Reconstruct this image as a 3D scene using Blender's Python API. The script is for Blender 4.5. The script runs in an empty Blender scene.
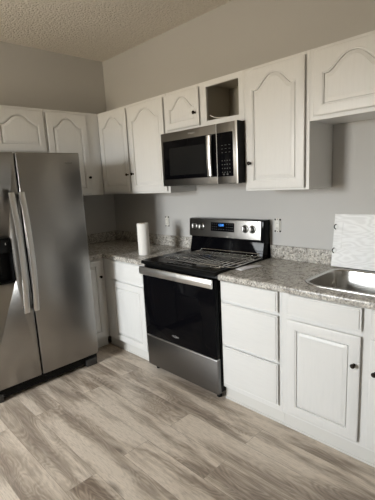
import bpy, bmesh, math, random
from mathutils import Vector, Matrix
random.seed(7)
R = math.radians
SC = bpy.context.scene
COL = SC.collection

# ------------------------------------------------------------------ camera
cam_d = bpy.data.cameras.new('camera'); cam = bpy.data.objects.new('camera', cam_d); COL.objects.link(cam)
yaw, pit, rol, F = -0.8068, -0.1882, -0.0528, 382.0
fw = Vector((math.cos(pit)*math.sin(yaw), math.cos(pit)*math.cos(yaw), math.sin(pit)))
r0 = Vector((math.cos(yaw), -math.sin(yaw), 0)); u0 = r0.cross(fw)
rr = r0*math.cos(rol) + u0*math.sin(rol); uu = -r0*math.sin(rol) + u0*math.cos(rol)
m = Matrix((rr, uu, -fw)).transposed().to_4x4(); m.translation = Vector((3.6532, -2.465, 1.5077))
cam.matrix_world = m
cam_d.sensor_fit = 'VERTICAL'; cam_d.sensor_height = 24.0; cam_d.sensor_width = 18.0
cam_d.lens = F*24.0/500.0
cam_d.shift_x = 3.96/500.0; cam_d.shift_y = 4.82/500.0
cam_d.clip_start = 0.02
SC.camera = cam

# ------------------------------------------------------------------ light
SC.view_settings.view_transform = 'Standard'; SC.view_settings.look = 'None'
SC.view_settings.gamma = 1; SC.view_settings.use_curve_mapping = False
SC.view_settings.exposure = 0.0
W = bpy.data.worlds.new('daylight'); SC.world = W; W.use_nodes = True
# overcast sky above the horizon, dimmer ground below it
_t = W.node_tree; _bg = _t.nodes['Background']
_tc = _t.nodes.new('ShaderNodeTexCoord'); _sp = _t.nodes.new('ShaderNodeSeparateXYZ'); _rp = _t.nodes.new('ShaderNodeValToRGB')
_mr = _t.nodes.new('ShaderNodeMapRange'); _mr.inputs['From Min'].default_value = -1.0; _mr.inputs['From Max'].default_value = 1.0
_t.links.new(_tc.outputs['Generated'], _sp.inputs[0]); _t.links.new(_sp.outputs['Z'], _mr.inputs['Value']); _t.links.new(_mr.outputs[0], _rp.inputs['Fac'])
_e = _rp.color_ramp.elements
SKY = [(0.0, (0.35,0.295,0.215)), (0.47, (0.39,0.335,0.25)), (0.505, (0.88,0.90,0.90)), (0.62, (0.92,0.97,1.0)), (1.0, (0.92,0.97,1.0))]
while len(_e) < len(SKY): _e.new(0.5)
for _el, (_p, _c) in zip(_e, SKY): _el.position = _p; _el.color = (*_c, 1)
_t.links.new(_rp.outputs['Color'], _bg.inputs[0]); _bg.inputs[1].default_value = 62.0

def area(name, loc, rot, sx, sy, power, col):
    l = bpy.data.lights.new(name, 'AREA'); l.shape = 'RECTANGLE'; l.size = sx; l.size_y = sy
    l.energy = power; l.color = col
    o = bpy.data.objects.new(name, l); COL.objects.link(o); o.location = loc; o.rotation_euler = rot
    return o
WX0, WX1, WZ0, WZ1, WY = 0.86, 1.66, 0.95, 2.20, -4.20
_wl = area('window_portal', ((WX0+WX1)/2, WY-0.16, (WZ0+WZ1)/2), (R(90), 0, 0), WX1-WX0, WZ1-WZ0, 1, (1, 1, 1))
_wl.data.cycles.is_portal = True

# ------------------------------------------------------------------ materials
def mat(name, col=(0.8,0.8,0.8), rough=0.5, metal=0.0, **kw):
    M = bpy.data.materials.new(name); M.use_nodes = True
    b = M.node_tree.nodes['Principled BSDF']
    b.inputs['Base Color'].default_value = (*col, 1); b.inputs['Roughness'].default_value = rough
    b.inputs['Metallic'].default_value = metal
    for k, v in kw.items(): b.inputs[k.replace('_', ' ')].default_value = v
    return M
class N:
    def __init__(s, M): s.M = M; s.t = M.node_tree; s.b = s.t.nodes['Principled BSDF']
    def new(s, typ, **kw):
        n = s.t.nodes.new(typ)
        for k, v in kw.items():
            if k in n.inputs: n.inputs[k].default_value = v
            else: setattr(n, k, v)
        return n
    def l(s, a, b): s.t.links.new(a, b)
    def coords(s, scale=(1,1,1), kind='Object'):
        tc = s.new('ShaderNodeTexCoord'); mp = s.new('ShaderNodeMapping'); mp.inputs['Scale'].default_value = scale
        s.l(tc.outputs[kind], mp.inputs['Vector']); return mp.outputs['Vector']
    def noise(s, vec, scale, detail=4, rough=0.5, dist=0.0):
        n = s.new('ShaderNodeTexNoise', Scale=scale, Detail=detail, Roughness=rough, Distortion=dist)
        if vec is not None: s.l(vec, n.inputs['Vector'])
        return n.outputs['Fac']
    def ramp(s, fac, stops):
        n = s.new('ShaderNodeValToRGB'); e = n.color_ramp.elements
        while len(e) < len(stops): e.new(0.5)
        for el, (p, c) in zip(e, stops): el.position = p; el.color = (*c, 1) if len(c) == 3 else c
        s.l(fac, n.inputs['Fac']); return n.outputs['Color']
    def mix(s, fac, a, b, blend='MIX'):
        n = s.new('ShaderNodeMix', data_type='RGBA', blend_type=blend)
        for sock, v in ((n.inputs[0], fac), (n.inputs[6], a), (n.inputs[7], b)):
            if hasattr(v, 'links'): s.l(v, sock)
            else: sock.default_value = v if isinstance(v, (int, float)) else (*v, 1)
        return n.outputs[2]
    def math(s, op, a, b=0.0):
        n = s.new('ShaderNodeMath', operation=op)
        for sock, v in ((n.inputs[0], a), (n.inputs[1], b)):
            if hasattr(v, 'links'): s.l(v, sock)
            else: sock.default_value = v
        return n.outputs[0]
    def bump(s, h, strength, dist=0.01):
        n = s.new('ShaderNodeBump', Strength=strength, Distance=dist); s.l(h, n.inputs['Height'])
        s.l(n.outputs['Normal'], s.b.inputs['Normal'])

MT = {}
# painted walls
M = mat('wall_paint', (0.40, 0.385, 0.355), 0.72); n = N(M); v = n.coords()
n.l(n.mix(n.noise(v, 1.3, 3), (0.56,0.55,0.53), (0.59,0.58,0.56)), n.b.inputs['Base Color'])
n.bump(n.noise(v, 90, 3), 0.18, 0.003); MT['wall'] = M
# popcorn ceiling
M = mat('popcorn_ceiling', (0.62, 0.59, 0.53), 0.95); n = N(M); v = n.coords()
vo = n.new('ShaderNodeTexVoronoi', Scale=62.0); n.l(v, vo.inputs['Vector'])
h = n.math('ADD', n.math('MULTIPLY', vo.outputs['Distance'], -0.8), n.noise(v, 45, 5, 0.7))
n.bump(h, 0.9, 0.012)
n.l(n.ramp(n.noise(v, 70, 4, 0.6), [(0.3, (0.76,0.71,0.635)), (0.65, (0.89,0.84,0.76))]), n.b.inputs['Base Color']); MT['ceiling'] = M
# vinyl plank floor, boards along x
M = mat('oak_plank_floor', (0.4,0.35,0.3), 0.42); n = N(M); v = n.coords()
br = n.new('ShaderNodeTexBrick', Scale=1.0, offset=0.37, offset_frequency=2)
br.inputs['Brick Width'].default_value = 1.22; br.inputs['Row Height'].default_value = 0.178
br.inputs['Mortar Size'].default_value = 0.0011; br.inputs['Mortar Smooth'].default_value = 0.3
br.inputs['Color1'].default_value = (0,0,0,1); br.inputs['Color2'].default_value = (1,1,1,1); br.inputs['Mortar'].default_value = (0.5,0.5,0.5,1)
n.l(v, br.inputs['Vector'])
cmb = n.new('ShaderNodeCombineXYZ'); n.l(n.math('MULTIPLY', br.outputs['Color'], 17.0), cmb.inputs[0]); n.l(n.math('MULTIPLY', br.outputs['Color'], 9.0), cmb.inputs[1])
def shifted(scale):
    a = n.new('ShaderNodeVectorMath', operation='ADD'); n.l(v, a.inputs[0]); n.l(cmb.outputs[0], a.inputs[1])
    mp = n.new('ShaderNodeMapping'); mp.inputs['Scale'].default_value = scale; n.l(a.outputs[0], mp.inputs['Vector']); return mp.outputs['Vector']
big = n.noise(shifted((0.75, 3.2, 1)), 2.0, 3, 0.5, 0.5)
mid = n.noise(shifted((1.5, 14, 1)), 2.0, 5, 0.62, 0.2)
streak = n.noise(shifted((2.0, 30, 1)), 2.0, 5, 0.65)
fine = n.noise(shifted((9, 85, 1)), 2.0, 4, 0.7)
fig = n.noise(shifted((1.0, 4.6, 1)), 1.5, 2, 0.45, 0.5)
cont = n.math('ADD', n.math('MULTIPLY', n.math('SINE', n.math('MULTIPLY', fig, 150.0)), 0.5), 0.5)
c = n.ramp(n.math('ADD', n.math('MULTIPLY', big, 0.72), n.math('MULTIPLY', mid, 0.28)), [(0.37, (0.26,0.200,0.152)), (0.465, (0.43,0.352,0.276)), (0.56, (0.69,0.60,0.50))])
dm_ = n.ramp(big, [(0.38, (0.70,)*3), (0.56, (0.08,)*3)])
c = n.mix(n.math('MULTIPLY', cont, dm_), c, (0.165,0.125,0.093))
c = n.mix(n.ramp(streak, [(0.46, (0,0,0)), (0.74, (0.42,0.42,0.42))]), c, (0.78,0.69,0.585))
c = n.mix(n.ramp(fine, [(0.50, (0,0,0)), (0.66, (0.42,0.42,0.42))]), c, (0.17,0.135,0.105))
c = n.mix(n.math('MULTIPLY', br.outputs['Color'], 0.18), c, (0.62,0.55,0.475))
kn = n.new('ShaderNodeTexVoronoi', Scale=1.0); n.l(shifted((1.1, 3.0, 1)), kn.inputs['Vector'])
c = n.mix(n.ramp(kn.outputs['Distance'], [(0.02, (0.75,0.75,0.75)), (0.10, (0,0,0))]), c, (0.10,0.072,0.05))
c = n.mix(n.math('MULTIPLY', br.outputs['Fac'], 0.6), c, (0.14,0.115,0.09))
n.l(c, n.b.inputs['Base Color'])
n.bump(n.math('SUBTRACT', streak, n.math('MULTIPLY', br.outputs['Fac'], 2.0)), 0.12, 0.001)
n.l(n.ramp(streak, [(0.3, (0.36,)*3), (0.8, (0.55,)*3)]), n.b.inputs['Roughness']); MT['floor'] = M
# white painted oak
def paint(name, vert=True, col=(0.80,0.795,0.775)):
    M = mat(name, col, 0.38); n = N(M); v = n.coords((22,22,2.2) if vert else (2.2,22,22))
    g = n.noise(v, 4.0, 5, 0.6, 0.3)
    n.bump(g, 0.32, 0.0016)
    n.l(n.mix(n.ramp(g, [(0.45,(0,0,0)), (0.8,(0.35,)*3)]), col, tuple(k*0.9 for k in col)), n.b.inputs['Base Color'])
    return M
MT['paint'] = paint('white_painted_oak'); MT['painth'] = paint('white_painted_oak_rail', False)
MT['cab_in'] = mat('cabinet_interior_board', (0.42,0.385,0.32), 0.6)
M = mat('pale_whitewashed_oak', (0.84,0.84,0.83), 0.45); n = N(M); v = n.coords((1.0, 4, 5.0))
g = n.math('ADD', n.math('MULTIPLY', n.math('SINE', n.math('MULTIPLY', n.noise(v, 2.2, 2, 0.5, 0.3), 110.0)), 0.5), 0.5)
n.l(n.mix(n.math('MULTIPLY', g, 0.5), (0.88,0.88,0.87), (0.66,0.655,0.64)), n.b.inputs['Base Color']); n.bump(g, 0.3, 0.001); MT['oakback'] = M
# granite look laminate
M = mat('granite_laminate', (0.4,0.36,0.3), 0.27); n = N(M); v = n.coords()
a = n.noise(v, 24, 6, 0.74, 0.8); b_ = n.noise(v, 80, 4, 0.75); c_ = n.noise(v, 9, 3, 0.5)
c = n.ramp(a, [(0.33, (0.17,0.157,0.14)), (0.44, (0.38,0.36,0.33)), (0.53, (0.54,0.52,0.48)), (0.66, (0.78,0.75,0.70))])
c = n.mix(n.ramp(b_, [(0.53, (0,0,0)), (0.60, (0.85,)*3)]), c, (0.075,0.065,0.055))
b2 = n.noise(n.coords((1.3,1.1,1.2)), 62, 4, 0.75)
c = n.mix(n.ramp(b2, [(0.53, (0,0,0)), (0.62, (0.9,)*3)]), c, (0.88,0.84,0.76))
c = n.mix(n.math('MULTIPLY', c_, 0.25), c, (0.33,0.29,0.24))
n.l(c, n.b.inputs['Base Color']); MT['granite'] = M
# stainless
def steel(name, col, rough, stretch, bump=0.02):
    M = mat(name, col, rough, 1.0); n = N(M); v = n.coords(stretch)
    g = n.noise(v, 3, 4, 0.6)
    n.l(n.ramp(g, [(0.3, (rough*0.95,)*3), (0.7, (rough*1.06,)*3)]), n.b.inputs['Roughness'])
    sm = n.noise(n.coords(), 2.2, 3, 0.5)
    n.l(n.mix(sm, tuple(k*0.9 for k in col), tuple(min(1,k*1.08) for k in col)), n.b.inputs['Base Color'])
    if bump > 0: n.bump(g, bump, 0.0005)
    return M
MT['steel_dark'] = steel('fingerprint_steel', (0.35,0.34,0.325), 0.29, (1,1,1), 0)
MT['steel'] = steel('brushed_steel', (0.25,0.242,0.23), 0.33, (2,2,240), 0.008)
MT['steel_drawer'] = steel('drawer_steel', (0.185,0.18,0.176), 0.36, (2,2,240), 0.006)
MT['steel_mw'] = steel('microwave_steel', (0.225,0.215,0.20), 0.33, (2,2,240), 0.008)
MT['steel_bright'] = steel('handle_steel', (0.72,0.71,0.69), 0.36, (1,1,1), 0)
MT['sink'] = steel('sink_steel', (0.58,0.57,0.55), 0.22, (2,2,200), 0.006)
MT['chrome'] = mat('chrome_wire', (0.80,0.80,0.79), 0.16, 1.0)
MT['black_gloss'] = mat('black_glass', (0.003,0.003,0.004), 0.06, Specular_IOR_Level=0.07)
MT['black_win'] = mat('dark_window_mesh', (0.012,0.012,0.012), 0.25, Specular_IOR_Level=0.12)
MT['black'] = mat('black_enamel', (0.006,0.006,0.006), 0.3, Specular_IOR_Level=0.12)
MT['black_mat'] = mat('black_plastic', (0.012,0.012,0.012), 0.5, Specular_IOR_Level=0.2)
MT['grey_side'] = mat('grey_fridge_side', (0.09,0.088,0.085), 0.5)
MT['grey_foot'] = mat('grey_foot_plastic', (0.055,0.052,0.05), 0.5)
MT['knob'] = mat('dark_bronze_knob', (0.035,0.028,0.024), 0.22, 0.85)
MT['dark'] = mat('hole_shade_black', (0.01,0.01,0.01), 0.9)  # near-black colour carries the shade inside the outlet gap and slots
MT['white_plastic'] = mat('white_plastic', (0.78,0.76,0.70), 0.4)
MT['cream'] = mat('cream_caulk', (0.7,0.68,0.62), 0.6)
MT['legend'] = mat('grey_print', (0.075,0.075,0.075), 0.6)
MT['logo'] = mat('silver_badge', (0.8,0.8,0.8), 0.25, 0.7)
MT['blue'] = mat('blue_display', (0.02,0.1,0.4), 0.4, Emission_Color=(0.08,0.35,1.0,1), Emission_Strength=1.6)
MT['paper'] = mat('printed_slip_paper', (0.93,0.92,0.96), 0.6)
M = mat('paper_towel', (0.86,0.84,0.80), 0.95); n = N(M); n.bump(n.noise(n.coords(), 160, 3), 0.4, 0.002); MT['towel'] = M
MT['card'] = mat('cardboard_core', (0.45,0.34,0.22), 0.9)
MT['trim'] = mat('white_trim', (0.78,0.77,0.73), 0.45)
MT['toe_white'] = mat('toe_board', (0.72,0.71,0.68), 0.5)  # own off-white colour of the toe kick boards
M = bpy.data.materials.new('window_glass'); M.use_nodes = True; t = M.node_tree; t.nodes.clear()
o_ = t.nodes.new('ShaderNodeOutputMaterial'); mx = t.nodes.new('ShaderNodeMixShader'); tr = t.nodes.new('ShaderNodeBsdfTransparent'); gl = t.nodes.new('ShaderNodeBsdfGlossy')
gl.inputs['Roughness'].default_value = 0.02; mx.inputs[0].default_value = 0.06
t.links.new(tr.outputs[0], mx.inputs[1]); t.links.new(gl.outputs[0], mx.inputs[2]); t.links.new(mx.outputs[0], o_.inputs[0]); MT['glass'] = M

# ------------------------------------------------------------------ mesh helpers
def B(): return bmesh.new()
def box(bm, x0, x1, y0, y1, z0, z1, bev=0.0, seg=2):
    if x0 > x1: x0, x1 = x1, x0
    if y0 > y1: y0, y1 = y1, y0
    if z0 > z1: z0, z1 = z1, z0
    vs = [bm.verts.new(p) for p in ((x0,y0,z0),(x1,y0,z0),(x1,y1,z0),(x0,y1,z0),(x0,y0,z1),(x1,y0,z1),(x1,y1,z1),(x0,y1,z1))]
    fs = [bm.faces.new([vs[i] for i in f]) for f in ((0,3,2,1),(4,5,6,7),(0,1,5,4),(1,2,6,5),(2,3,7,6),(3,0,4,7))]
    if bev > 0:
        es = list({e for f in fs for e in f.edges})
        bmesh.ops.bevel(bm, geom=es, offset=bev, segments=seg, affect='EDGES', profile=0.5)
    return bm
def prism(bm, pts, z0, z1, axis='z', bev=0.0, seg=2):
    mk = {'z': lambda a, b, c: (a, b, c), 'x': lambda a, b, c: (c, a, b), 'y': lambda a, b, c: (a, c, b)}[axis]
    lo = [bm.verts.new(mk(a, b, z0)) for a, b in pts]; hi = [bm.verts.new(mk(a, b, z1)) for a, b in pts]
    n = len(pts); fs = [bm.faces.new(lo[::-1]), bm.faces.new(hi)]
    for i in range(n): fs.append(bm.faces.new((lo[i], lo[(i+1) % n], hi[(i+1) % n], hi[i])))
    bmesh.ops.recalc_face_normals(bm, faces=fs)
    if bev > 0:
        es = list({e for f in fs for e in f.edges})
        bmesh.ops.bevel(bm, geom=es, offset=bev, segments=seg, affect='EDGES', profile=0.5)
    return bm
def lathe(bm, prof, axis='z', origin=(0,0,0), n=28):
    ox, oy, oz = origin; rings = []
    for r, h in prof:
        ring = []
        for i in range(n):
            a = 2*math.pi*i/n; c, s = r*math.cos(a), r*math.sin(a)
            p = {'z': (c, s, h), 'y': (c, h, s), 'x': (h, c, s)}[axis]
            ring.append(bm.verts.new((p[0]+ox, p[1]+oy, p[2]+oz)))
        rings.append(ring)
    fs = []
    for a, b in zip(rings, rings[1:]):
        for i in range(n): fs.append(bm.faces.new((a[i], a[(i+1) % n], b[(i+1) % n], b[i])))
    if prof[0][0] > 1e-5: fs.append(bm.faces.new(rings[0]))
    if prof[-1][0] > 1e-5: fs.append(bm.faces.new(rings[-1]))
    bmesh.ops.remove_doubles(bm, verts=[v for r in rings for v in r], dist=1e-6)
    bmesh.ops.recalc_face_normals(bm, faces=bm.faces[:])
    return bm
def tube(bm, pts, r, n=8, closed=False):
    pts = [Vector(p) for p in pts]; k = len(pts); rings = []
    up = None
    for i, p in enumerate(pts):
        if closed: d = (pts[(i+1) % k] - pts[i-1]).normalized()
        else: d = (pts[min(i+1, k-1)] - pts[max(i-1, 0)]).normalized()
        if up is None: up = Vector((0,0,1)) if abs(d.z) < 0.9 else Vector((1,0,0))
        a = (up - d*up.dot(d)).normalized(); up = a; b = d.cross(a)
        rings.append([bm.verts.new(p + a*r*math.cos(2*math.pi*j/n) + b*r*math.sin(2*math.pi*j/n)) for j in range(n)])
    pr = list(zip(rings, rings[1:])) + ([(rings[-1], rings[0])] if closed else [])
    for A, C in pr:
        for j in range(n): bm.faces.new((A[j], A[(j+1) % n], C[(j+1) % n], C[j]))
    if not closed: bm.faces.new(rings[0][::-1]); bm.faces.new(rings[-1])
    return bm
def loft(bm, rings, cap0=True, cap1=True):
    vr = [[bm.verts.new(p) for p in r] for r in rings]; k = len(vr[0]); fs = []
    for A, C in zip(vr, vr[1:]):
        for j in range(k): fs.append(bm.faces.new((A[j], A[(j+1) % k], C[(j+1) % k], C[j])))
    if cap0: fs.append(bm.faces.new(vr[0][::-1]))
    if cap1: fs.append(bm.faces.new(vr[-1]))
    bmesh.ops.recalc_face_normals(bm, faces=fs); return bm
def rrect(x0, x1, y0, y1, r, z, seg=6):
    out = []
    for cx, cy, a0 in ((x1-r, y1-r, 0), (x0+r, y1-r, 90), (x0+r, y0+r, 180), (x1-r, y0+r, 270)):
        for i in range(seg+1):
            a = R(a0 + 90*i/seg); out.append((cx + r*math.cos(a), cy + r*math.sin(a), z))
    return out
def obj(name, bm, m, parent=None, smooth=True, loc=None, label=None, angle=35):
    me = bpy.data.meshes.new(name); bmesh.ops.recalc_face_normals(bm, faces=bm.faces[:]) if smooth is not None else None
    bm.to_mesh(me); bm.free()
    me.materials.append(MT[m])
    if smooth:
        for p in me.polygons: p.use_smooth = True
        me.set_sharp_from_angle(angle=R(angle))
    o = bpy.data.objects.new(name, me); COL.objects.link(o)
    if parent: o.parent = parent
    if loc: o.location = loc
    if label: o['label'] = label
    return o
def thing(name, label, cat, loc=(0,0,0), rz=0, group=None):
    o = bpy.data.objects.new(name, None); COL.objects.link(o); o.location = loc; o.rotation_euler = (0,0,rz)
    o.empty_display_size = 0.1; return tag(o, label, cat, group)
def tag(o, label, cat, group=None):
    o['label'] = label; o['category'] = cat
    if group: o['group'] = group
    return o
def struct(name, bm, m, parent=None):
    o = obj(name, bm, m, parent)
    if not parent: o['kind'] = 'structure'
    return o
def text(name, body, size, m, parent, loc, rot, depth=0.0006):
    c = bpy.data.curves.new(name, 'FONT'); c.body = body; c.size = size; c.extrude = depth; c.align_x = 'CENTER'; c.align_y = 'CENTER'
    t = bpy.data.objects.new('tmp', c); COL.objects.link(t)
    me = bpy.data.meshes.new_from_object(t.evaluated_get(bpy.context.evaluated_depsgraph_get()))
    bpy.data.objects.remove(t)
    me.materials.clear(); me.materials.append(MT[m])
    o = bpy.data.objects.new(name, me); COL.objects.link(o); o.parent = parent; o.location = loc; o.rotation_euler = rot
    return o

# ------------------------------------------------------------------ the room
H = 2.792; RX = 5.2
struct('floor', box(B(), -0.1, RX+0.1, WY-0.12, 0.1, -0.05, 0.0), 'floor')
struct('ceiling', box(B(), -0.1, RX+0.1, WY-0.12, 0.1, H, H+0.05), 'ceiling')
struct('wall_back', box(B(), -0.1, RX+0.1, 0, 0.1, 0, H), 'wall')
struct('wall_left', box(B(), -0.1, 0, WY-0.12, 0, 0, H), 'wall')
struct('wall_right', box(B(), RX, RX+0.1, WY-0.12, 0, 0, H), 'wall')
bm = B(); box(bm, 0, WX0, WY-0.12, WY, 0, H); box(bm, WX1, RX, WY-0.12, WY, 0, H)
box(bm, WX0, WX1, WY-0.12, WY, 0, WZ0); box(bm, WX0, WX1, WY-0.12, WY, WZ1, H)
struct('wall_front', bm, 'wall')
bm = B()
box(bm, WX0, WX0+0.04, WY-0.10, WY-0.04, WZ0, WZ1); box(bm, WX1-0.04, WX1, WY-0.10, WY-0.04, WZ0, WZ1)
box(bm, WX0+0.04, WX1-0.04, WY-0.10, WY-0.04, WZ0, WZ0+0.04); box(bm, WX0+0.04, WX1-0.04, WY-0.10, WY-0.04, WZ1-0.04, WZ1)
zc = (WZ0+WZ1)/2; box(bm, WX0+0.04, WX1-0.04, WY-0.095, WY-0.045, zc-0.02, zc+0.02)
w = struct('window_1', bm, 'trim')
obj('pane', box(B(), WX0+0.04, WX1-0.04, WY-0.073, WY-0.069, WZ0+0.04, WZ1-0.04), 'glass', w)
bm = B(); box(bm, 3.50, RX, -0.015, 0, 0, 0.09, 0.004); struct('baseboard_back', bm, 'trim')
struct('baseboard_right', box(B(), RX-0.015, RX, WY, -0.016, 0, 0.09, 0.004), 'trim')
struct('baseboard_front', box(B(), 0, RX-0.016, WY, WY+0.015, 0, 0.09, 0.004), 'trim')
struct('baseboard_left', box(B(), 0, 0.015, WY+0.016, -1.83, 0, 0.09, 0.004), 'trim')

# ------------------------------------------------------------------ cabinet doors, drawers, knobs
def outline(w, h, d, dtop, rise, y, nb=28):
    """closed outline inset d from a w x h rectangle; top edge at h-dtop with a cathedral arch that drops `rise` at the shoulders"""
    x0, x1 = d, w-d; z0 = d
    def top(x):
        t = abs((x - w/2)/((x1-x0)/2)); s = 0.90
        if rise <= 0: return h - dtop
        if t > s: return h - dtop - rise
        q = t/s
        return h - dtop - rise*(1 - 0.5*(1+math.cos(math.pi*q**1.3)))
    pts = [(x0 + (x1-x0)*i/nb, y, z0) for i in range(nb+1)]
    pts += [(x1 - (x1-x0)*i/nb, y, top(x1 - (x1-x0)*i/nb)) for i in range(nb+1)]
    return pts
def raised_door(bm, w, h, rise=0.0, st=0.055):
    T = 0.019; ad = 0.012 if rise > 0 else 0.0
    prof = [(0.013, 0.013, 0.0, 0.0), (0.012, 0.012, 0.0, -0.007), (0.0, 0.0, 0.0, -0.0115), (0.0, 0.0, 0.0, -(T-0.003)), (0.003, 0.003, 0.0, -(T-0.001)), (0.007, 0.007, 0.0, -T),
            (st-0.004, st-0.004-ad, rise, -T), (st-0.0025, st-0.0025-ad, rise, -T+0.003), (st+0.003, st+0.003-ad, rise, -T+0.0035), (st+0.0040, st+0.0040-ad, rise, -T+0.0140),
            (st+0.0085, st+0.0085-ad, rise, -T+0.0140), (st+0.0095, st+0.0095-ad, rise, -T+0.0055), (st+0.029, st+0.024-ad, rise, -T+0.0015), (st+0.030, st+0.025-ad, rise, -T+0.0005)]
    rings = [outline(w, h, a, b, r, y) for a, b, r, y in prof]
    vr = [[bm.verts.new(p) for p in r] for r in rings]; k = len(vr[0])
    for A, C in zip(vr, vr[1:]):
        for j in range(k): bm.faces.new((A[j], A[(j+1) % k], C[(j+1) % k], C[j]))
    bm.faces.new(vr[0][::-1])
    L = vr[-1]; nb = (k-2)//2       # fill the field in strips between bottom and top points
    for i in range(nb): bm.faces.new((L[i], L[i+1], L[k-2-i], L[k-1-i]))
    return bm
def slab(bm, w, h):
    T = 0.019
    rings = []
    for d, y in ((0.013,0), (0.012,-0.007), (0,-0.0105), (0,-(T-0.004)), (0.002,-(T-0.0055)), (0.010,-(T-0.0055)), (0.0108,-T+0.0008), (0.018,-T)):
        rings.append([(d,y,d), (w-d,y,d), (w-d,y,h-d), (d,y,h-d)])
    return loft(bm, rings)
def knob(parent, x, y, z, r=0.0125):
    bm = lathe(B(), [(0.0,0.0),(0.008,0.0),(0.0075,-0.002),(0.005,-0.005),(0.0048,-0.012),(0.0095,-0.016),(r,-0.020),(r,-0.023),(r*0.75,-0.027),(0.0,-0.0285)], 'y', (0,0,0), 24)
    return obj('knob', bm, 'knob', parent, loc=(x, y, z), label='small round dark bronze knob')
def door(parent, x0, x1, z0, z1, yf, rise=0.0, kn=None, name='door', sw=0.055, label=None):
    o = obj(name, raised_door(B(), x1-x0, z1-z0, rise, sw), 'paint', parent, loc=(x0, yf-0.001, z0), angle=20)
    if kn: knob(o, kn[0]-x0, -0.0191, kn[1]-z0)
    if label: o['label'] = label
    return o
def drawer(parent, x0, x1, z0, z1, yf, name='drawer'):
    return obj(name, slab(B(), x1-x0, z1-z0), 'painth', parent, loc=(x0, yf-0.001, z0), angle=20)
def carcass(parent, w, z0, z1, depth, top=True, mat_='paint', x0=0.0, open_in=None):
    """hollow box (side, back, top, bottom panels) between y=-0.003 and y=-(depth-.019)"""
    bm = B(); t = 0.012; yb, yf = -0.003, -(depth-0.019)
    box(bm, x0+0.001, x0+t, yf, yb, z0, z1); box(bm, x0+w-t, x0+w-0.001, yf, yb, z0, z1)
    box(bm, x0+t, x0+w-t, yf, yb, z0, z0+t)
    if top: box(bm, x0+t, x0+w-t, yf, yb, z1-t, z1)
    box(bm, x0+t, x0+w-t, yb-0.006, yb, z0+t, z1-(t if top else 0))
    return obj('cabinet_box', bm, mat_, parent, smooth=False)
def frame(parent, rects, w, z0, z1, depth, x0=0.0):
    """face frame: a w x (z1-z0) board 19 mm thick with the rectangular openings cut out (rects share no x overlap or are stacked)"""
    bm = B(); yf = -depth; yb = yf+0.0185
    xs = sorted({x0+0.0005, x0+w-0.0005, *[a for r in rects for a in r[:2]]}); zs = sorted({z0, z1, *[a for r in rects for a in r[2:]]})
    nx, nz = len(xs)-1, len(zs)-1
    solid = [[not any(r[0]-1e-6 <= (xs[i]+xs[i+1])/2 <= r[1]+1e-6 and r[2]-1e-6 <= (zs[j]+zs[j+1])/2 <= r[3]+1e-6 for r in rects) for j in range(nz)] for i in range(nx)]
    V = {}
    def vv(i, j, s):
        if (i,j,s) not in V: V[(i,j,s)] = bm.verts.new((xs[i], (yf, yb)[s], zs[j]))
        return V[(i,j,s)]
    for i in range(nx):
        for j in range(nz):
            if not solid[i][j]: continue
            bm.faces.new((vv(i,j,0), vv(i+1,j,0), vv(i+1,j+1,0), vv(i,j+1,0)))
            bm.faces.new((vv(i,j,1), vv(i,j+1,1), vv(i+1,j+1,1), vv(i+1,j,1)))
            for di, dj, a, b in ((-1,0,(0,0),(0,1)), (1,0,(1,0),(1,1)), (0,-1,(0,0),(1,0)), (0,1,(0,1),(1,1))):
                I, J = i+di, j+dj
                if 0 <= I < nx and 0 <= J < nz and solid[I][J]: continue
                bm.faces.new((vv(i+a[0],j+a[1],0), vv(i+b[0],j+b[1],0), vv(i+b[0],j+b[1],1), vv(i+a[0],j+a[1],1)))
    return obj('face_frame', bm, 'paint', parent, smooth=False)

UB, UT, UD = 1.426, 2.200, 0.305
DT = 2.176
# --- back wall uppers
t = thing('wall_cabinet', 'white two-door wall cabinet with cathedral arch panels in the corner left of the microwave', 'cabinet', (0.0,0,UB))
def L(z): return z-UB
carcass(t, 1.287, 0, UT-UB, UD)
frame(t, [(0.345,0.745,0.04,UT-UB-0.04), (0.805,1.245,0.04,UT-UB-0.04)], 1.287-0.288, 0, UT-UB, UD, 0.288)
door(t, 0.322, 0.762, 0.016, DT-UB, -UD, 0.080, (0.743, 1.600-UB))
door(t, 0.790, 1.262, 0.016, DT-UB, -UD, 0.080, (0.822, 1.602-UB))
MB = 1.890
t = thing('wall_cabinet', 'short white wall cabinet above the microwave, its right opening missing the door', 'cabinet', (1.289,0,MB))
X = 1.289; h = UT-MB
carcass(t, 0.762, 0, h, UD, mat_='cab_in')
frame(t, [(0.035,0.345,0.035,h-0.04), (1.716-X,2.006-X,0.042,h-0.037)], 0.762, 0, h, UD)
door(t, 1.297-X, 1.655-X, 0.024, DT-MB, -UD, 0.078, (1.621-X, 2.003-MB), sw=0.045)
obj('divider', box(B(), 0.392, 0.404, -UD+0.0195, -0.010, 0.0125, h-0.0125), 'cab_in', t)
bm = B(); tube(bm, [(0.440+0.016*i, -UD+0.024+0.0006*i*i, 0.050+0.026*(1-min(1, i/5.0))**2) for i in range(14)], 0.0035)
tag(obj('power_cord', bm, 'white_plastic', loc=(1.289,0,MB+0.004)), 'short white cord lying on the floor of the open cabinet above the microwave', 'cord')
t = thing('wall_cabinet', 'tall single-door white wall cabinet right of the microwave with arched panel', 'cabinet', (2.051,0,UB)); X = 2.051
carcass(t, 0.464, 0, UT-UB, UD)
frame(t, [(0.04,0.424,0.04,UT-UB-0.04)], 0.464, 0, UT-UB, UD)
door(t, 2.075-X, 2.490-X, 0.012, DT-UB+0.004, -UD, 0.080, (2.106-X, 1.606-UB))
SB = 1.815
t = thing('wall_cabinet', 'short white wall cabinet over the sink with wide arched door, at the right edge', 'cabinet', (2.515,0,SB)); X = 2.515; h = UT-SB
carcass(t, 0.95, 0, h, UD)
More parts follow.
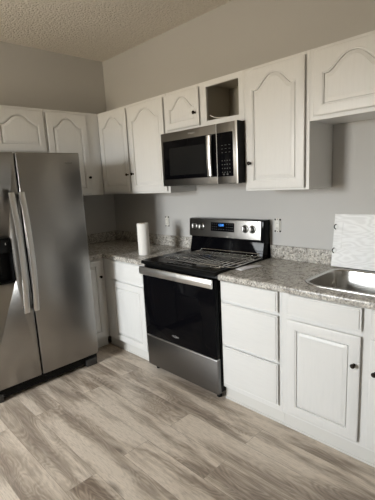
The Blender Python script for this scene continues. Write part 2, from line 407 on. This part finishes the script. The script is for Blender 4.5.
frame(t, [(0.05,0.45,0.04,h-0.04), (0.50,0.90,0.04,h-0.04)], 0.95, 0, h, UD)
door(t, 2.546-X, 2.980-X, 0.022, 2.181-SB, -UD, 0.080)
door(t, 3.000-X, 3.434-X, 0.022, 2.181-SB, -UD, 0.080)
# --- left wall uppers (turned so that local x runs along world +y and the front faces +x)
LD = 0.290
t = thing('wall_cabinet', 'tall white single-door cabinet on the left wall between fridge cabinet and corner', 'cabinet', (0,-0.857,UB), R(90)); 
carcass(t, 0.857-0.310, 0, UT-UB, LD)
frame(t, [(0.05,0.38,0.04,UT-UB-0.04)], 0.857-0.310, 0, UT-UB, LD)
door(t, 0.012, 0.407, 0.014, DT-UB, -LD, 0.080, (0.388, 1.597-UB))
t = thing('wall_cabinet', 'white cabinet over the refrigerator with low arched doors', 'cabinet', (0,-1.786,SB), R(90)); h = UT-SB
carcass(t, 0.928, 0, h, LD)
frame(t, [(0.04,0.44,0.04,h-0.04), (0.49,0.89,0.04,h-0.04)], 0.928, 0, h, LD)
door(t, 0.484, 0.915, 0.020, DT-SB, -LD, 0.075)
door(t, 0.020, 0.462, 0.020, DT-SB, -LD, 0.075)

# --- base cabinets
CT, BT, BD, TK = 0.905, 0.864, 0.610, 0.588
def toe(parent, x0, x1, y=-TK, right=True):
    bm = B(); box(bm, x0, x1, y, y+0.014, 0.001, 0.1)
    box(bm, x0, x1, y-0.008, y, 0.001, 0.016, 0.003)
    return obj('toe_kick', bm, 'toe_white', parent)
t = thing('base_cabinet', 'white base cabinet in the corner left of the range, one drawer above one door', 'cabinet'); 
carcass(t, 1.287, 0.1, BT, BD, top=False)
frame(t, [(0.79,1.21,0.715,0.84), (0.79,1.20,0.12,0.665)], 1.287-0.643, 0.1, BT, BD, 0.643)
drawer(t, 0.758, 1.245, 0.694, 0.855, -BD); door(t, 0.752, 1.238, 0.112, 0.674, -BD)
toe(t, 0.610, 1.287, -0.578)
t = thing('base_cabinet', 'narrow white base cabinet beside the refrigerator with a single panelled door', 'cabinet', (0,-0.866,0), R(90))
carcass(t, 0.866-0.625, 0.1, BT, 0.643, top=False)
frame(t, [(0.03,0.17,0.13,0.82)], 0.866-0.612, 0.1, BT, 0.643)
door(t, 0.006, 0.212, 0.125, 0.845, -0.643, 0, (0.198, 0.697), sw=0.045)
toe(t, 0, 0.866-0.606, -0.592)
t = thing('base_cabinet', 'white three-drawer base cabinet between the range and the sink', 'cabinet', (2.053,0,0)); X = 2.053
carcass(t, 0.462, 0.1, BT, BD, top=False)
frame(t, [(0.04,0.42,0.74,0.84), (0.04,0.42,0.44,0.695), (0.04,0.42,0.15,0.40)], 0.462, 0.1, BT, BD)
drawer(t, 2.068-X, 2.494-X, 0.733, 0.860, -BD); drawer(t, 2.068-X, 2.494-X, 0.427, 0.714, -BD); drawer(t, 2.068-X, 2.494-X, 0.140, 0.410, -BD)
toe(t, 0, 0.4615)
t = thing('base_cabinet', 'white base cabinet under the sink with false drawer front and knobbed doors', 'cabinet', (2.515,0,0)); X = 2.515
carcass(t, 0.965, 0.1, BT, BD, top=False)
frame(t, [(0.05,0.44,0.75,0.84), (0.05,0.44,0.14,0.69), (0.52,0.91,0.75,0.84), (0.52,0.91,0.14,0.69)], 0.965, 0.1, BT, BD)
drawer(t, 2.556-X, 2.966-X, 0.738, 0.858, -BD, 'false_drawer_front'); drawer(t, 3.012-X, 3.424-X, 0.738, 0.858, -BD, 'false_drawer_front')
door(t, 2.556-X, 2.966-X, 0.124, 0.710, -BD, 0, (2.940-X, 0.556)); door(t, 3.012-X, 3.424-X, 0.124, 0.710, -BD, 0, (3.042-X, 0.543))
toe(t, 0.0005, 0.965)

# --- countertops
def nosing(bm, x0, x1, y):   # rounded front strip along x
    pts = [(y+0.03, CT), (y+0.008, CT), (y+0.003, CT-0.003), (y, CT-0.009), (y, CT-0.033), (y+0.004, BT+0.001), (y+0.03, BT+0.001)]
    prism(bm, pts, x0, x1, 'x')
def nosing_y(bm, y0, y1, x):
    pts = [(x-0.03, CT), (x-0.008, CT), (x-0.003, CT-0.003), (x, CT-0.009), (x, CT-0.033), (x-0.004, BT+0.001), (x-0.03, BT+0.001)]
    prism(bm, pts, y0, y1, 'y')
t = thing('countertop', 'granite-patterned corner countertop between refrigerator and range with the paper towels on it', 'countertop')
bm = B(); box(bm, 0.002, 1.286, -0.605, -0.002, BT+0.001, CT); box(bm, 0.002, 0.638, -0.868, -0.605, BT+0.001, CT)
nosing(bm, 0.668-0.03, 1.286, -0.635); nosing_y(bm, -0.868, -0.605, 0.668)
obj('worktop', bm, 'granite', t)
bm = B(); box(bm, 0.002, 1.286, -0.021, -0.002, CT+0.0005, 1.007, 0.004); obj('backsplash', bm, 'granite', t)
bm = B(); box(bm, 0.002, 0.021, -0.868, -0.022, CT+0.0005, 1.007, 0.004); obj('backsplash', bm, 'granite', t)
SX0, SX1, SY0, SY1 = 2.572, 3.330, -0.548, -0.078
t = thing('countertop', 'granite-patterned countertop holding the steel sink, right of the range', 'countertop')
bm = B(); hx0, hx1, hy0, hy1 = SX0+0.016, SX1-0.016, SY0+0.016, SY1-0.016
box(bm, 2.054, hx0, -0.605, -0.002, BT+0.001, CT); box(bm, hx1, 3.485, -0.605, -0.002, BT+0.001, CT)
box(bm, hx0, hx1, -0.605, hy0, BT+0.001, CT); box(bm, hx0, hx1, hy1, -0.002, BT+0.001, CT)
nosing(bm, 2.054, 3.485, -0.635)
RC = 0.112     # rounded corners of the sink cut-out
for cx, cy, sx, sy in ((hx0,hy0,1,1), (hx1,hy0,-1,1), (hx0,hy1,1,-1), (hx1,hy1,-1,-1)):
    prism(bm, [(cx, cy)] + [(cx+sx*(RC-RC*math.sin(R(10*i))), cy+sy*(RC-RC*math.cos(R(10*i)))) for i in range(10)], BT+0.001, CT)
obj('worktop', bm, 'granite', t)
bm = B(); box(bm, 2.054, 3.485, -0.021, -0.002, CT+0.0005, 1.007, 0.004); obj('backsplash', bm, 'granite', t)

# --- sink
t = thing('kitchen_sink', 'stainless steel drop-in kitchen sink set in the right countertop', 'sink', (SX0, SY0, CT))
w_, d_ = SX1-SX0, SY1-SY0
def sr(i, r, z, seg=8): return rrect(i, w_-i, i, d_-i, r, z, seg)
rings = [sr(0.0, 0.130, 0.0005), sr(0.0, 0.130, 0.004), sr(0.003, 0.127, 0.006), sr(0.016, 0.114, 0.0065), sr(0.020, 0.110, 0.004), sr(0.024, 0.104, -0.004),
         sr(0.026, 0.070, -0.175), sr(0.031, 0.066, -0.192), sr(0.045, 0.055, -0.202), sr(0.065, 0.040, -0.205)]
outer = [sr(0.065, 0.040, -0.207), sr(0.044, 0.045, -0.2045), sr(0.0295, 0.066, -0.193), sr(0.0245, 0.070, -0.175), sr(0.0225, 0.104, -0.004), sr(0.018, 0.110, 0.0004)]
bm = B(); vr = [[bm.verts.new(p) for p in r] for r in outer[::-1][:0] + rings]; k = len(vr[0])
for A, C in zip(vr, vr[1:]):
    for j in range(k): bm.faces.new((A[j], A[(j+1) % k], C[(j+1) % k], C[j]))
bm.faces.new(vr[-1])
ov = [[bm.verts.new(p) for p in r] for r in outer]
for A, C in zip(ov, ov[1:]):
    for j in range(k): bm.faces.new((A[j], A[(j+1) % k], C[(j+1) % k], C[j]))
bm.faces.new(ov[0]); 
for j in range(k): bm.faces.new((ov[-1][j], ov[-1][(j+1) % k], vr[0][(j+1) % k], vr[0][j]))
obj('bowl', bm, 'sink', t, angle=60)
obj('drain', lathe(B(), [(0.0,0.0005),(0.02,0.0005),(0.036,0.002),(0.043,0.003),(0.045,0.0)], 'z', (w_/2, d_/2, -0.205)), 'chrome', t)

# --- loose door leaning on the back wall: upside down with its back to the room
t = thing('cabinet_door', 'detached whitewashed cabinet door standing upside down behind the sink, hinges on its left edge', 'door', (2.548, -0.0665, CT+0.0075))
t.rotation_euler = (R(-8.3), 0, 0)
w_, h_ = 0.44, 0.345
bm = B(); T = 0.019
def flip(pts): return [(x, y, h_-z) for x, y, z in pts]
rings = [flip(outline(w_, h_, a, b, r, y)) for a, b, r, y in ((0,0,0,T), (0,0,0,0.003), (0.003,0.003,0,0), (0.058,0.058,0.065,0), (0.0585,0.0585,0.065,0.0022), (0.061,0.061,0.065,0.0022), (0.0615,0.0615,0.065,0.001))]
vr = [[bm.verts.new(p) for p in r] for r in rings]; k = len(vr[0])
for A, C in zip(vr, vr[1:]):
    for j in range(k): bm.faces.new((A[j], A[(j+1) % k], C[(j+1) % k], C[j]))
bm.faces.new(vr[0]); Lr = vr[-1]; nb = (k-2)//2
for i in range(nb): bm.faces.new((Lr[i], Lr[i+1], Lr[k-2-i], Lr[k-1-i]))
obj('panel', bm, 'oakback', t, angle=20)
for z in (h_-0.085, 0.105):
    hb = obj('hinge', prism(B(), [(0.002, z-0.016), (0.012, z-0.021), (0.026, z-0.012), (0.029, z), (0.026, z+0.012), (0.012, z+0.021), (0.002, z+0.016)], -0.0045, -0.0002, 'y', 0.0008, 1), 'painth', t, label='painted hinge')
    bm = B(); tube(bm, [(0.020-0.016*math.cos(a), -0.006, z+0.016*math.sin(a)) for a in [R(-80+20*i) for i in range(9)]], 0.0034)
    obj('hinge_knuckle', bm, 'black', hb)

# ------------------------------------------------------------------ refrigerator
t = thing('refrigerator', 'grey stainless side-by-side refrigerator with ice dispenser against the left wall', 'refrigerator', (0.02, -1.785, 0))
W_, FX, FZ0, FZ1, DB = 0.910, 0.862, 0.098, 1.773, 0.790      # local: x forward, y along width
box_ = box(B(), 0.0, DB-0.006, 0.004, W_-0.004, 0.03, 1.755, 0.006)
obj('cabinet_shell', box_, 'grey_side', t)
split = -1.385+1.785
d1 = obj('refrigerator_door', box(B(), DB, FX, split+0.005, W_-0.008, FZ0, FZ1, 0.010, 4), 'steel_dark', t)
bm = box(B(), DB, FX, 0.0, split-0.005, FZ0, FZ1, 0.010, 4)
d2 = obj('freezer_door', bm, 'steel_dark', t)
# cut the dispenser recess
dy0, dy1, dz0, dz1 = -1.700+1.785, -1.490+1.785, 0.865, 1.186
cut = obj('cutter', prism(B(), [(x, z) for x, z, _ in rrect(dy0, dy1, dz0, dz1, 0.018, 0)], DB+0.008, FX+0.02, 'x'), 'dark')
cut.parent = t
bo = d2.modifiers.new('b', 'BOOLEAN'); bo.object = cut; bo.operation = 'DIFFERENCE'; bo.solver = 'EXACT'
bpy.context.view_layer.update()
nm = bpy.data.meshes.new_from_object(d2.evaluated_get(bpy.context.evaluated_depsgraph_get()))
d2.modifiers.clear(); d2.data = nm; bpy.data.objects.remove(cut)
while len(nm.materials) > 1: nm.materials.pop()
# dispenser: frame, control panel, cavity shell, paddle
bm = B()
o_r = rrect(dy0+0.0005, dy1-0.0005, dz0+0.0005, dz1-0.0005, 0.0178, 0); i_r = rrect(dy0+0.007, dy1-0.007, dz0+0.009, dz1-0.007, 0.013, 0)
rings = [[(DB+0.010, a, b) for a, b, _ in o_r], [(FX+0.002, a, b) for a, b, _ in o_r], [(FX+0.003, a, b) for a, b, _ in i_r], [(DB+0.014, a, b) for a, b, _ in i_r]]
loft(bm, rings); ds = obj('dispenser', bm, 'black', t, label='glossy black ice and water dispenser')
obj('control_panel', box(B(), FX-0.030, FX+0.001, dy0+0.009, dy1-0.009, 1.085, dz1-0.010, 0.002), 'black_win', ds)
obj('indicator', box(B(), FX+0.001, FX+0.0016, -1.530+1.785, -1.525+1.785, 1.140, 1.154), 'white_plastic', ds, label='small white mark')
obj('paddle', prism(B(), [(DB+0.018, 0.93), (DB+0.022, 0.93), (DB+0.030, 1.06), (DB+0.020, 1.08)], dy0+0.07, dy1-0.07, 'y', 0.002), 'black_mat', ds)
def fridge_handle(parent, y0, y1):
    zb, zt = 0.628, 1.498; rings = []; K = 28
    for i in range(K+1):
        s = i/K; z = zb+(zt-zb)*s; bow = math.sin(math.pi*s); x = FX+0.040+0.046*bow; th = 0.016
        hw = (y1-y0)/2*(1-0.05*bow); yc = (y0+y1)/2
        rings.append([(x-th/2, yc-hw, z), (x+th*0.28, yc-hw, z), (x+th/2, yc-hw*0.72, z), (x+th/2, yc+hw*0.72, z), (x+th*0.28, yc+hw, z), (x-th/2, yc+hw, z)])
    hd = obj('handle', loft(B(), rings), 'steel_bright', parent, label='bowed bright steel handle', angle=50)
    for z in (zb+0.03, zt-0.03):
        obj('handle_mount', box(B(), FX+0.0002, FX+0.036, (y0+y1)/2-0.010, (y0+y1)/2+0.010, z-0.018, z+0.018, 0.003), 'black_mat', parent)
fridge_handle(d1, -1.404+1.785, -1.366+1.785); fridge_handle(d2, -1.474+1.785, -1.436+1.785)
lt = text('badge', 'Whirlpool', 0.014, 'grey_side', d1, (FX+0.0006, -0.985+1.785, 1.697), (R(90), 0, R(90)))
bm = B(); box(bm, DB-0.04, FX-0.035, 0.01, W_-0.01, 0.022, 0.088, 0.004)
for i in range(4): box(bm, FX-0.036, FX-0.030, 0.03, W_-0.11, 0.030+0.014*i, 0.037+0.014*i)
obj('base_grille', bm, 'black_mat', t)
for yy in (0.055, W_-0.075):
    obj('foot', box(B(), 0.74, FX-0.012, yy-0.050, yy+0.050, 0.0005, 0.062, 0.006), 'grey_foot', t, label='dark grey roller foot cover')
for yy in (): obj('hinge_cover', box(B(), DB-0.09, FX-0.02, yy-0.03, yy+0.03, 1.775, 1.790, 0.004), 'black_mat', t)

# ------------------------------------------------------------------ range
t = thing('electric_range', 'black and stainless steel freestanding electric range between the base cabinets', 'range', (1.289,0,0)); RW = 0.762
a, b = 0.003, RW-0.003
obj('oven_body', box(B(), a, b, -0.625, -0.030, 0.055, 0.895, 0.003), 'black', t)
YD = -0.664
dr = obj('storage_drawer', box(B(), a, b, YD, -0.628, 0.050, 0.300, 0.005), 'steel_drawer', t, label='plain dark stainless storage drawer')
obj('drawer_lip', box(B(), a+0.001, b-0.001, YD-0.003, -0.632, 0.3005, 0.308, 0.0015), 'steel_bright', dr, label='bright steel top edge')
od = obj('oven_door', box(B(), a, b, YD-0.002, -0.630, 0.312, 0.872, 0.005), 'black_gloss', t, label='black glass oven door')
obj('oven_window', box(B(), 0.13, RW-0.13, YD-0.0026, YD-0.0018, 0.42, 0.72, 0.0002, 1), 'black_gloss', od)
text('badge', 'Whirlpool', 0.017, 'logo', od, (0.352, YD-0.0027, 0.372), (R(90), 0, 0))
bm = B(); tube(bm, [(0.352+0.020*math.cos(q), YD-0.0028, 0.373+0.008*math.sin(q)) for q in [R(15*i) for i in range(24)]], 0.0008, 5, True); obj('badge_ring', bm, 'logo', od)
# handle: wide flat bar with shaped ends
pts = [(YD-0.030, 0.818), (YD-0.026, 0.815), (YD-0.018, 0.817), (YD-0.016, 0.826), (YD-0.016, 0.868), (YD-0.018, 0.876), (YD-0.026, 0.879), (YD-0.031, 0.875), (YD-0.035, 0.848)]
hd = obj('handle', prism(B(), pts, 0.004, RW-0.004, 'x', 0.0015), 'steel_bright', od, label='wide brushed steel handle bar', angle=40)
for x0, x1 in ((0.012, 0.050), (RW-0.050, RW-0.012)):
    obj('handle_bracket', box(B(), x0, x1, YD-0.0158, YD-0.0025, 0.824, 0.866, 0.003), 'black', od)
# cooktop
bm = prism(B(), [(-0.662, 0.892), (-0.668, 0.900), (-0.668, 0.912), (-0.660, 0.920), (-0.640, 0.922), (-0.120, 0.922), (-0.120, 0.898), (-0.640, 0.898)], 0.0, RW, 'x', 0.0)
ck = obj('cooktop', bm, 'black', t, label='black cooktop with raised rim')
obj('glass_top', box(B(), 0.022, RW-0.022, -0.640, -0.125, 0.9205, 0.9245, 0.001, 1), 'black_gloss', ck, label='black ceramic glass')
for cx, cy, r in ((0.20,-0.50,0.11), (0.56,-0.50,0.085), (0.20,-0.25,0.085), (0.56,-0.25,0.11)):
    obj('burner_ring', lathe(B(), [(r-0.002, 0), (r-0.002, 0.0004), (r, 0.0004), (r, 0), (r-0.002, 0)], 'z', (cx, cy, 0.9246), 48), 'legend', ck)
# backguard
bm = prism(B(), [(-0.012,0.90), (-0.119,0.90), (-0.112,0.935), (-0.088,1.040), (-0.100,1.044), (-0.094,1.190), (-0.085,1.198), (-0.012,1.198)], 0.004, RW-0.004, 'x', 0.002)
bg = obj('backguard', bm, 'black_gloss', t, label='black backguard')
pn = obj('control_panel', prism(B(), [(-0.1005,1.046), (-0.112,1.046), (-0.114,1.052), (-0.104,1.192), (-0.097,1.197), (-0.0945,1.190)], 0.002, RW-0.020, 'x', 0.0015), 'steel', t, label='brushed steel control panel')
sl = math.atan2(0.010, 0.140)
def py(z): return -0.114 + 0.010*(z-1.052)/0.140
dsp = obj('display', box(B(), -0.122, 0.122, -0.0018, 0.0, -0.036, 0.036, 0.0006, 1), 'black_gloss', t, loc=(1.662-1.289, py(1.134), 1.134)); dsp.rotation_euler = (-sl, 0, 0)
text('digits', '12:00', 0.026, 'blue', dsp, (-0.012, -0.0022, 0.014), (R(90), 0, 0), 0.0003)
for i, x in enumerate([-0.105,-0.083,-0.061,0.045,0.068,0.09,0.108]):
    for z in (0.022, 0.0, -0.020): obj('button', box(B(), x-0.005, x+0.005, -0.0024, -0.0018, z-0.0018, z+0.0018), 'legend', dsp)
for x in (-0.035,-0.01,0.015): obj('button', box(B(), x-0.006, x+0.006, -0.0024, -0.0018, -0.021, -0.017), 'legend', dsp)
for x in (1.357, 1.437, 1.889, 1.957):
    bm = lathe(B(), [(0.0,0.0),(0.027,0.0),(0.027,-0.004),(0.021,-0.006),(0.0195,-0.022),(0.017,-0.025),(0.0,-0.025)], 'y')
    kb = obj('knob', bm, 'steel', t, loc=(x-1.289, py(1.13)-0.0003, 1.13)); kb.rotation_euler = (-sl, 0, 0)
    obj('knob_grip', box(B(), -0.006, 0.006, -0.036, -0.0255, -0.0185, 0.0185, 0.003), 'steel_bright', kb)
    obj('knob_ring', lathe(B(), [(0.0275,0.0),(0.031,0.0),(0.031,-0.0015),(0.0275,-0.0015),(0.0275,0.0)], 'y'), 'black', kb)
for x in (0.05, RW-0.05):
    for y in (-0.60, -0.08):
        obj('foot', lathe(B(), [(0.0,0.0005),(0.018,0.0005),(0.018,0.012),(0.008,0.014),(0.008,0.056)], 'z', (x, y, 0)), 'black_mat', t)

# --- oven racks lying on the cooktop
def oven_rack(label, loc, rz, w=0.62, d=0.40, nw=15, stop=True):
    t = thing('oven_rack', label, 'rack', loc, rz, 'oven racks on the cooktop')
    bm = B(); r = 0.0030
    tube(bm, [(x, y, 0.0032) for x, y, _ in rrect(-w/2, w/2, -d/2, d/2, 0.035, 0)], r, 8, True); obj('outer_frame', bm, 'chrome', t)
    bm = B()
    for i in range(1, nw):
        x = -w/2 + w*i/nw; tube(bm, [(x, -d/2+0.001, 0.0078), (x, d/2-0.001, 0.0078)], 0.0024, 6)
    obj('wire_grid', bm, 'chrome', t)
    bm = B()
    for y in (-d*0.22, d*0.22): tube(bm, [(-w/2+0.002, y, 0.0035), (w/2-0.002, y, 0.0035)], 0.0026, 8)
    obj('cross_bar', bm, 'chrome', t)
    bm = B(); tube(bm, [(-w/2+0.03, d/2-0.004, 0.004), (-w/2+0.04, d/2+0.006, 0.020), (-w/2+0.06, d/2+0.008, 0.024), (w/2-0.06, d/2+0.008, 0.024), (w/2-0.04, d/2+0.006, 0.020), (w/2-0.03, d/2-0.004, 0.004)], 0.0028, 8)
    obj('back_stop', bm, 'chrome', t) if stop else bm.free()
    return t
oven_rack('chrome wire oven rack lying flat on the cooktop beneath the other rack', (1.720, -0.360, 0.9250), R(-4), d=0.385, stop=False)
oven_rack('upper chrome wire oven rack, lying on the other and reaching toward the right counter', (1.790, -0.378, 0.9362), R(4), d=0.385)

# --- printed slip
bm = B(); nx = 10
top = [[bm.verts.new((0.20*i/nx-0.10, y*(1-0.25*(i/nx)), 0.0012+0.010*math.sin(math.pi*i/nx)*(0.3 if y < 0 else 1))) for y in (-0.034, 0, 0.034)] for i in range(nx+1)]
for i in range(nx):
    for j in range(2): bm.faces.new((top[i][j], top[i+1][j], top[i+1][j+1], top[i][j+1]))
o = obj('paper_slip', bm, 'paper', loc=(2.120, -0.375, CT+0.0015)); o.rotation_euler = (0, 0, R(75)); _m = o.modifiers.new('thickness', 'SOLIDIFY'); _m.thickness = 0.0004
tag(o, 'small white printed paper slip on the counter right of the range', 'paper')

# ------------------------------------------------------------------ microwave
t = thing('microwave', 'stainless and black over-the-range microwave under the short cabinet', 'microwave', (1.289, 0, 1.476)); a, b = 0.002, RW-0.002; MH = 1.887-1.476
obj('housing', box(B(), a+0.002, b-0.002, -0.345, -0.004, 0.006, MH-0.002, 0.003), 'black_mat', t)
YM = -0.385
bm = B(); tz = 0.058; bz = 0.338   # door: steel top and bottom bands, black glass between
dm = obj('door', box(B(), a, 0.578, YM, -0.347, 0.004, MH-0.002, 0.004), 'steel_mw', t, label='stainless steel door')
gw = obj('door_glass', box(B(), 0.028, 0.576, YM-0.003, YM+0.001, 0.056, 0.346, 0.0015), 'black_gloss', dm, label='black glass')
obj('window_mesh', box(B(), 0.095, 0.470, YM-0.0036, YM-0.0028, 0.085, 0.290, 0.0002, 1), 'black_win', dm)
text('badge', 'Whirlpool', 0.016, 'logo', dm, (0.34, YM-0.0006, 0.380), (R(90), 0, 0))
rings = []
for i in range(21):
    s = i/20; z = 0.062+0.275*s; bow = math.sin(math.pi*s); y = YM-0.026-0.006*bow; xc, hw = 0.530, 0.020
    rings.append([(xc-hw, y+0.008, z), (xc-hw, y-0.002, z), (xc-hw*0.6, y-0.008, z), (xc+hw*0.6, y-0.008, z), (xc+hw, y-0.002, z), (xc+hw, y+0.008, z)])
hd = obj('handle', loft(B(), rings), 'steel_bright', dm, label='curved vertical steel handle', angle=50)
for z in (0.075, 0.325): obj('handle_mount', box(B(), 0.520, 0.540, YM-0.026, YM-0.0032, z-0.008, z+0.008, 0.002), 'black', dm)
cp = obj('control_side', box(B(), 0.582, RW-0.004, YM, -0.347, 0.004, MH-0.002, 0.004), 'steel_mw', t, label='stainless control section')
kp = obj('control_panel', box(B(), 0.584, 0.722, YM-0.003, YM+0.001, 0.054, 0.346, 0.0015), 'black_gloss', t, label='black glass touch panel')
def key(x, z, a, b): obj('button', box(B(), x-a, x+a, YM-0.0036, YM-0.0029, z-b, z+b), 'legend', kp)
for r_ in range(4):
    for c_ in range(4): key(0.628+0.022*c_, 0.160-0.026*r_, 0.0036, 0.003)
for r_ in range(3):
    for c_ in range(3): key(0.630+0.032*c_, 0.262-0.024*r_, 0.007, 0.0014)
for x in (0.640, 0.672): key(x, 0.068, 0.007, 0.005)
obj('edge_trim', box(B(), 0.742, b-0.0005, YM-0.003, YM+0.002, 0.004, MH-0.002, 0.002), 'steel_bright', cp, label='bright steel edge strip')
bm = B()
for i in range(14): box(bm, 0.06+0.046*i, 0.09+0.046*i, -0.33, -0.28, 0.0035, 0.0058)
obj('vent', bm, 'black', t)
obj('side_cap', box(B(), RW-0.0035, RW-0.0015, YM+0.004, -0.3465, 0.004, MH-0.002), 'black', t)
obj('seam_strip', box(B(), 0.5783, 0.5817, YM-0.001, -0.35, 0.004, MH-0.003), 'steel_bright', t, label='bright vertical seam')

# ------------------------------------------------------------------ paper towels
t = thing('paper_towel_roll', 'white paper towel roll standing upright on the corner countertop', 'paper towel', (1.050, -0.440, CT+0.0005))
obj('paper', lathe(B(), [(0.021,0.0),(0.048,0.0),(0.050,0.003),(0.050,0.270),(0.048,0.273),(0.021,0.273),(0.021,0.0)], 'z', n=48), 'towel', t, angle=50)
obj('core', lathe(B(), [(0.0185,0.001),(0.0205,0.001),(0.0205,0.275),(0.0185,0.275),(0.0185,0.001)], 'z'), 'card', t)

# ------------------------------------------------------------------ bare wall receptacles
def outlet(label, x, z):
    t = thing('wall_outlet', label, 'outlet', (x, -0.0003, z), 0)
    obj('gap_shade_plate', box(B(), -0.027, 0.027, -0.002, 0, -0.049, 0.049), 'dark', t, label='black plate painted as the shaded gap around the receptacle')  # flat black plate stands for the gap's shade; the wall is not cut
    bm = box(B(), -0.014, 0.014, -0.0042, -0.0022, -0.052, 0.052, 0.0008, 1); box(bm, -0.0265, 0.0265, -0.0040, -0.0022, -0.037, 0.037)
    obj('yoke', bm, 'cream', t)
    rc = obj('receptacle', box(B(), -0.017, 0.017, -0.012, -0.0044, -0.034, 0.034, 0.003), 'white_plastic', t)
    for s in (-1, 1):
        bm = B(); box(bm, -0.0075, -0.0055, -0.0124, -0.0118, s*0.018-0.004, s*0.018+0.004); box(bm, 0.0055, 0.0075, -0.0124, -0.0118, s*0.018-0.004, s*0.018+0.004)
        obj('slots', bm, 'dark', rc)
    for s in (-1, 1): obj('screw', lathe(B(), [(0.0,-0.0058),(0.003,-0.0055),(0.0035,-0.0043)], 'y', (0, 0, s*0.046), 12), 'black', t)
outlet('uncovered white receptacle in the back wall left of the range, above the corner counter', 0.878, 1.140)
outlet('uncovered white receptacle in the back wall just right of the range', 2.108, 1.155)
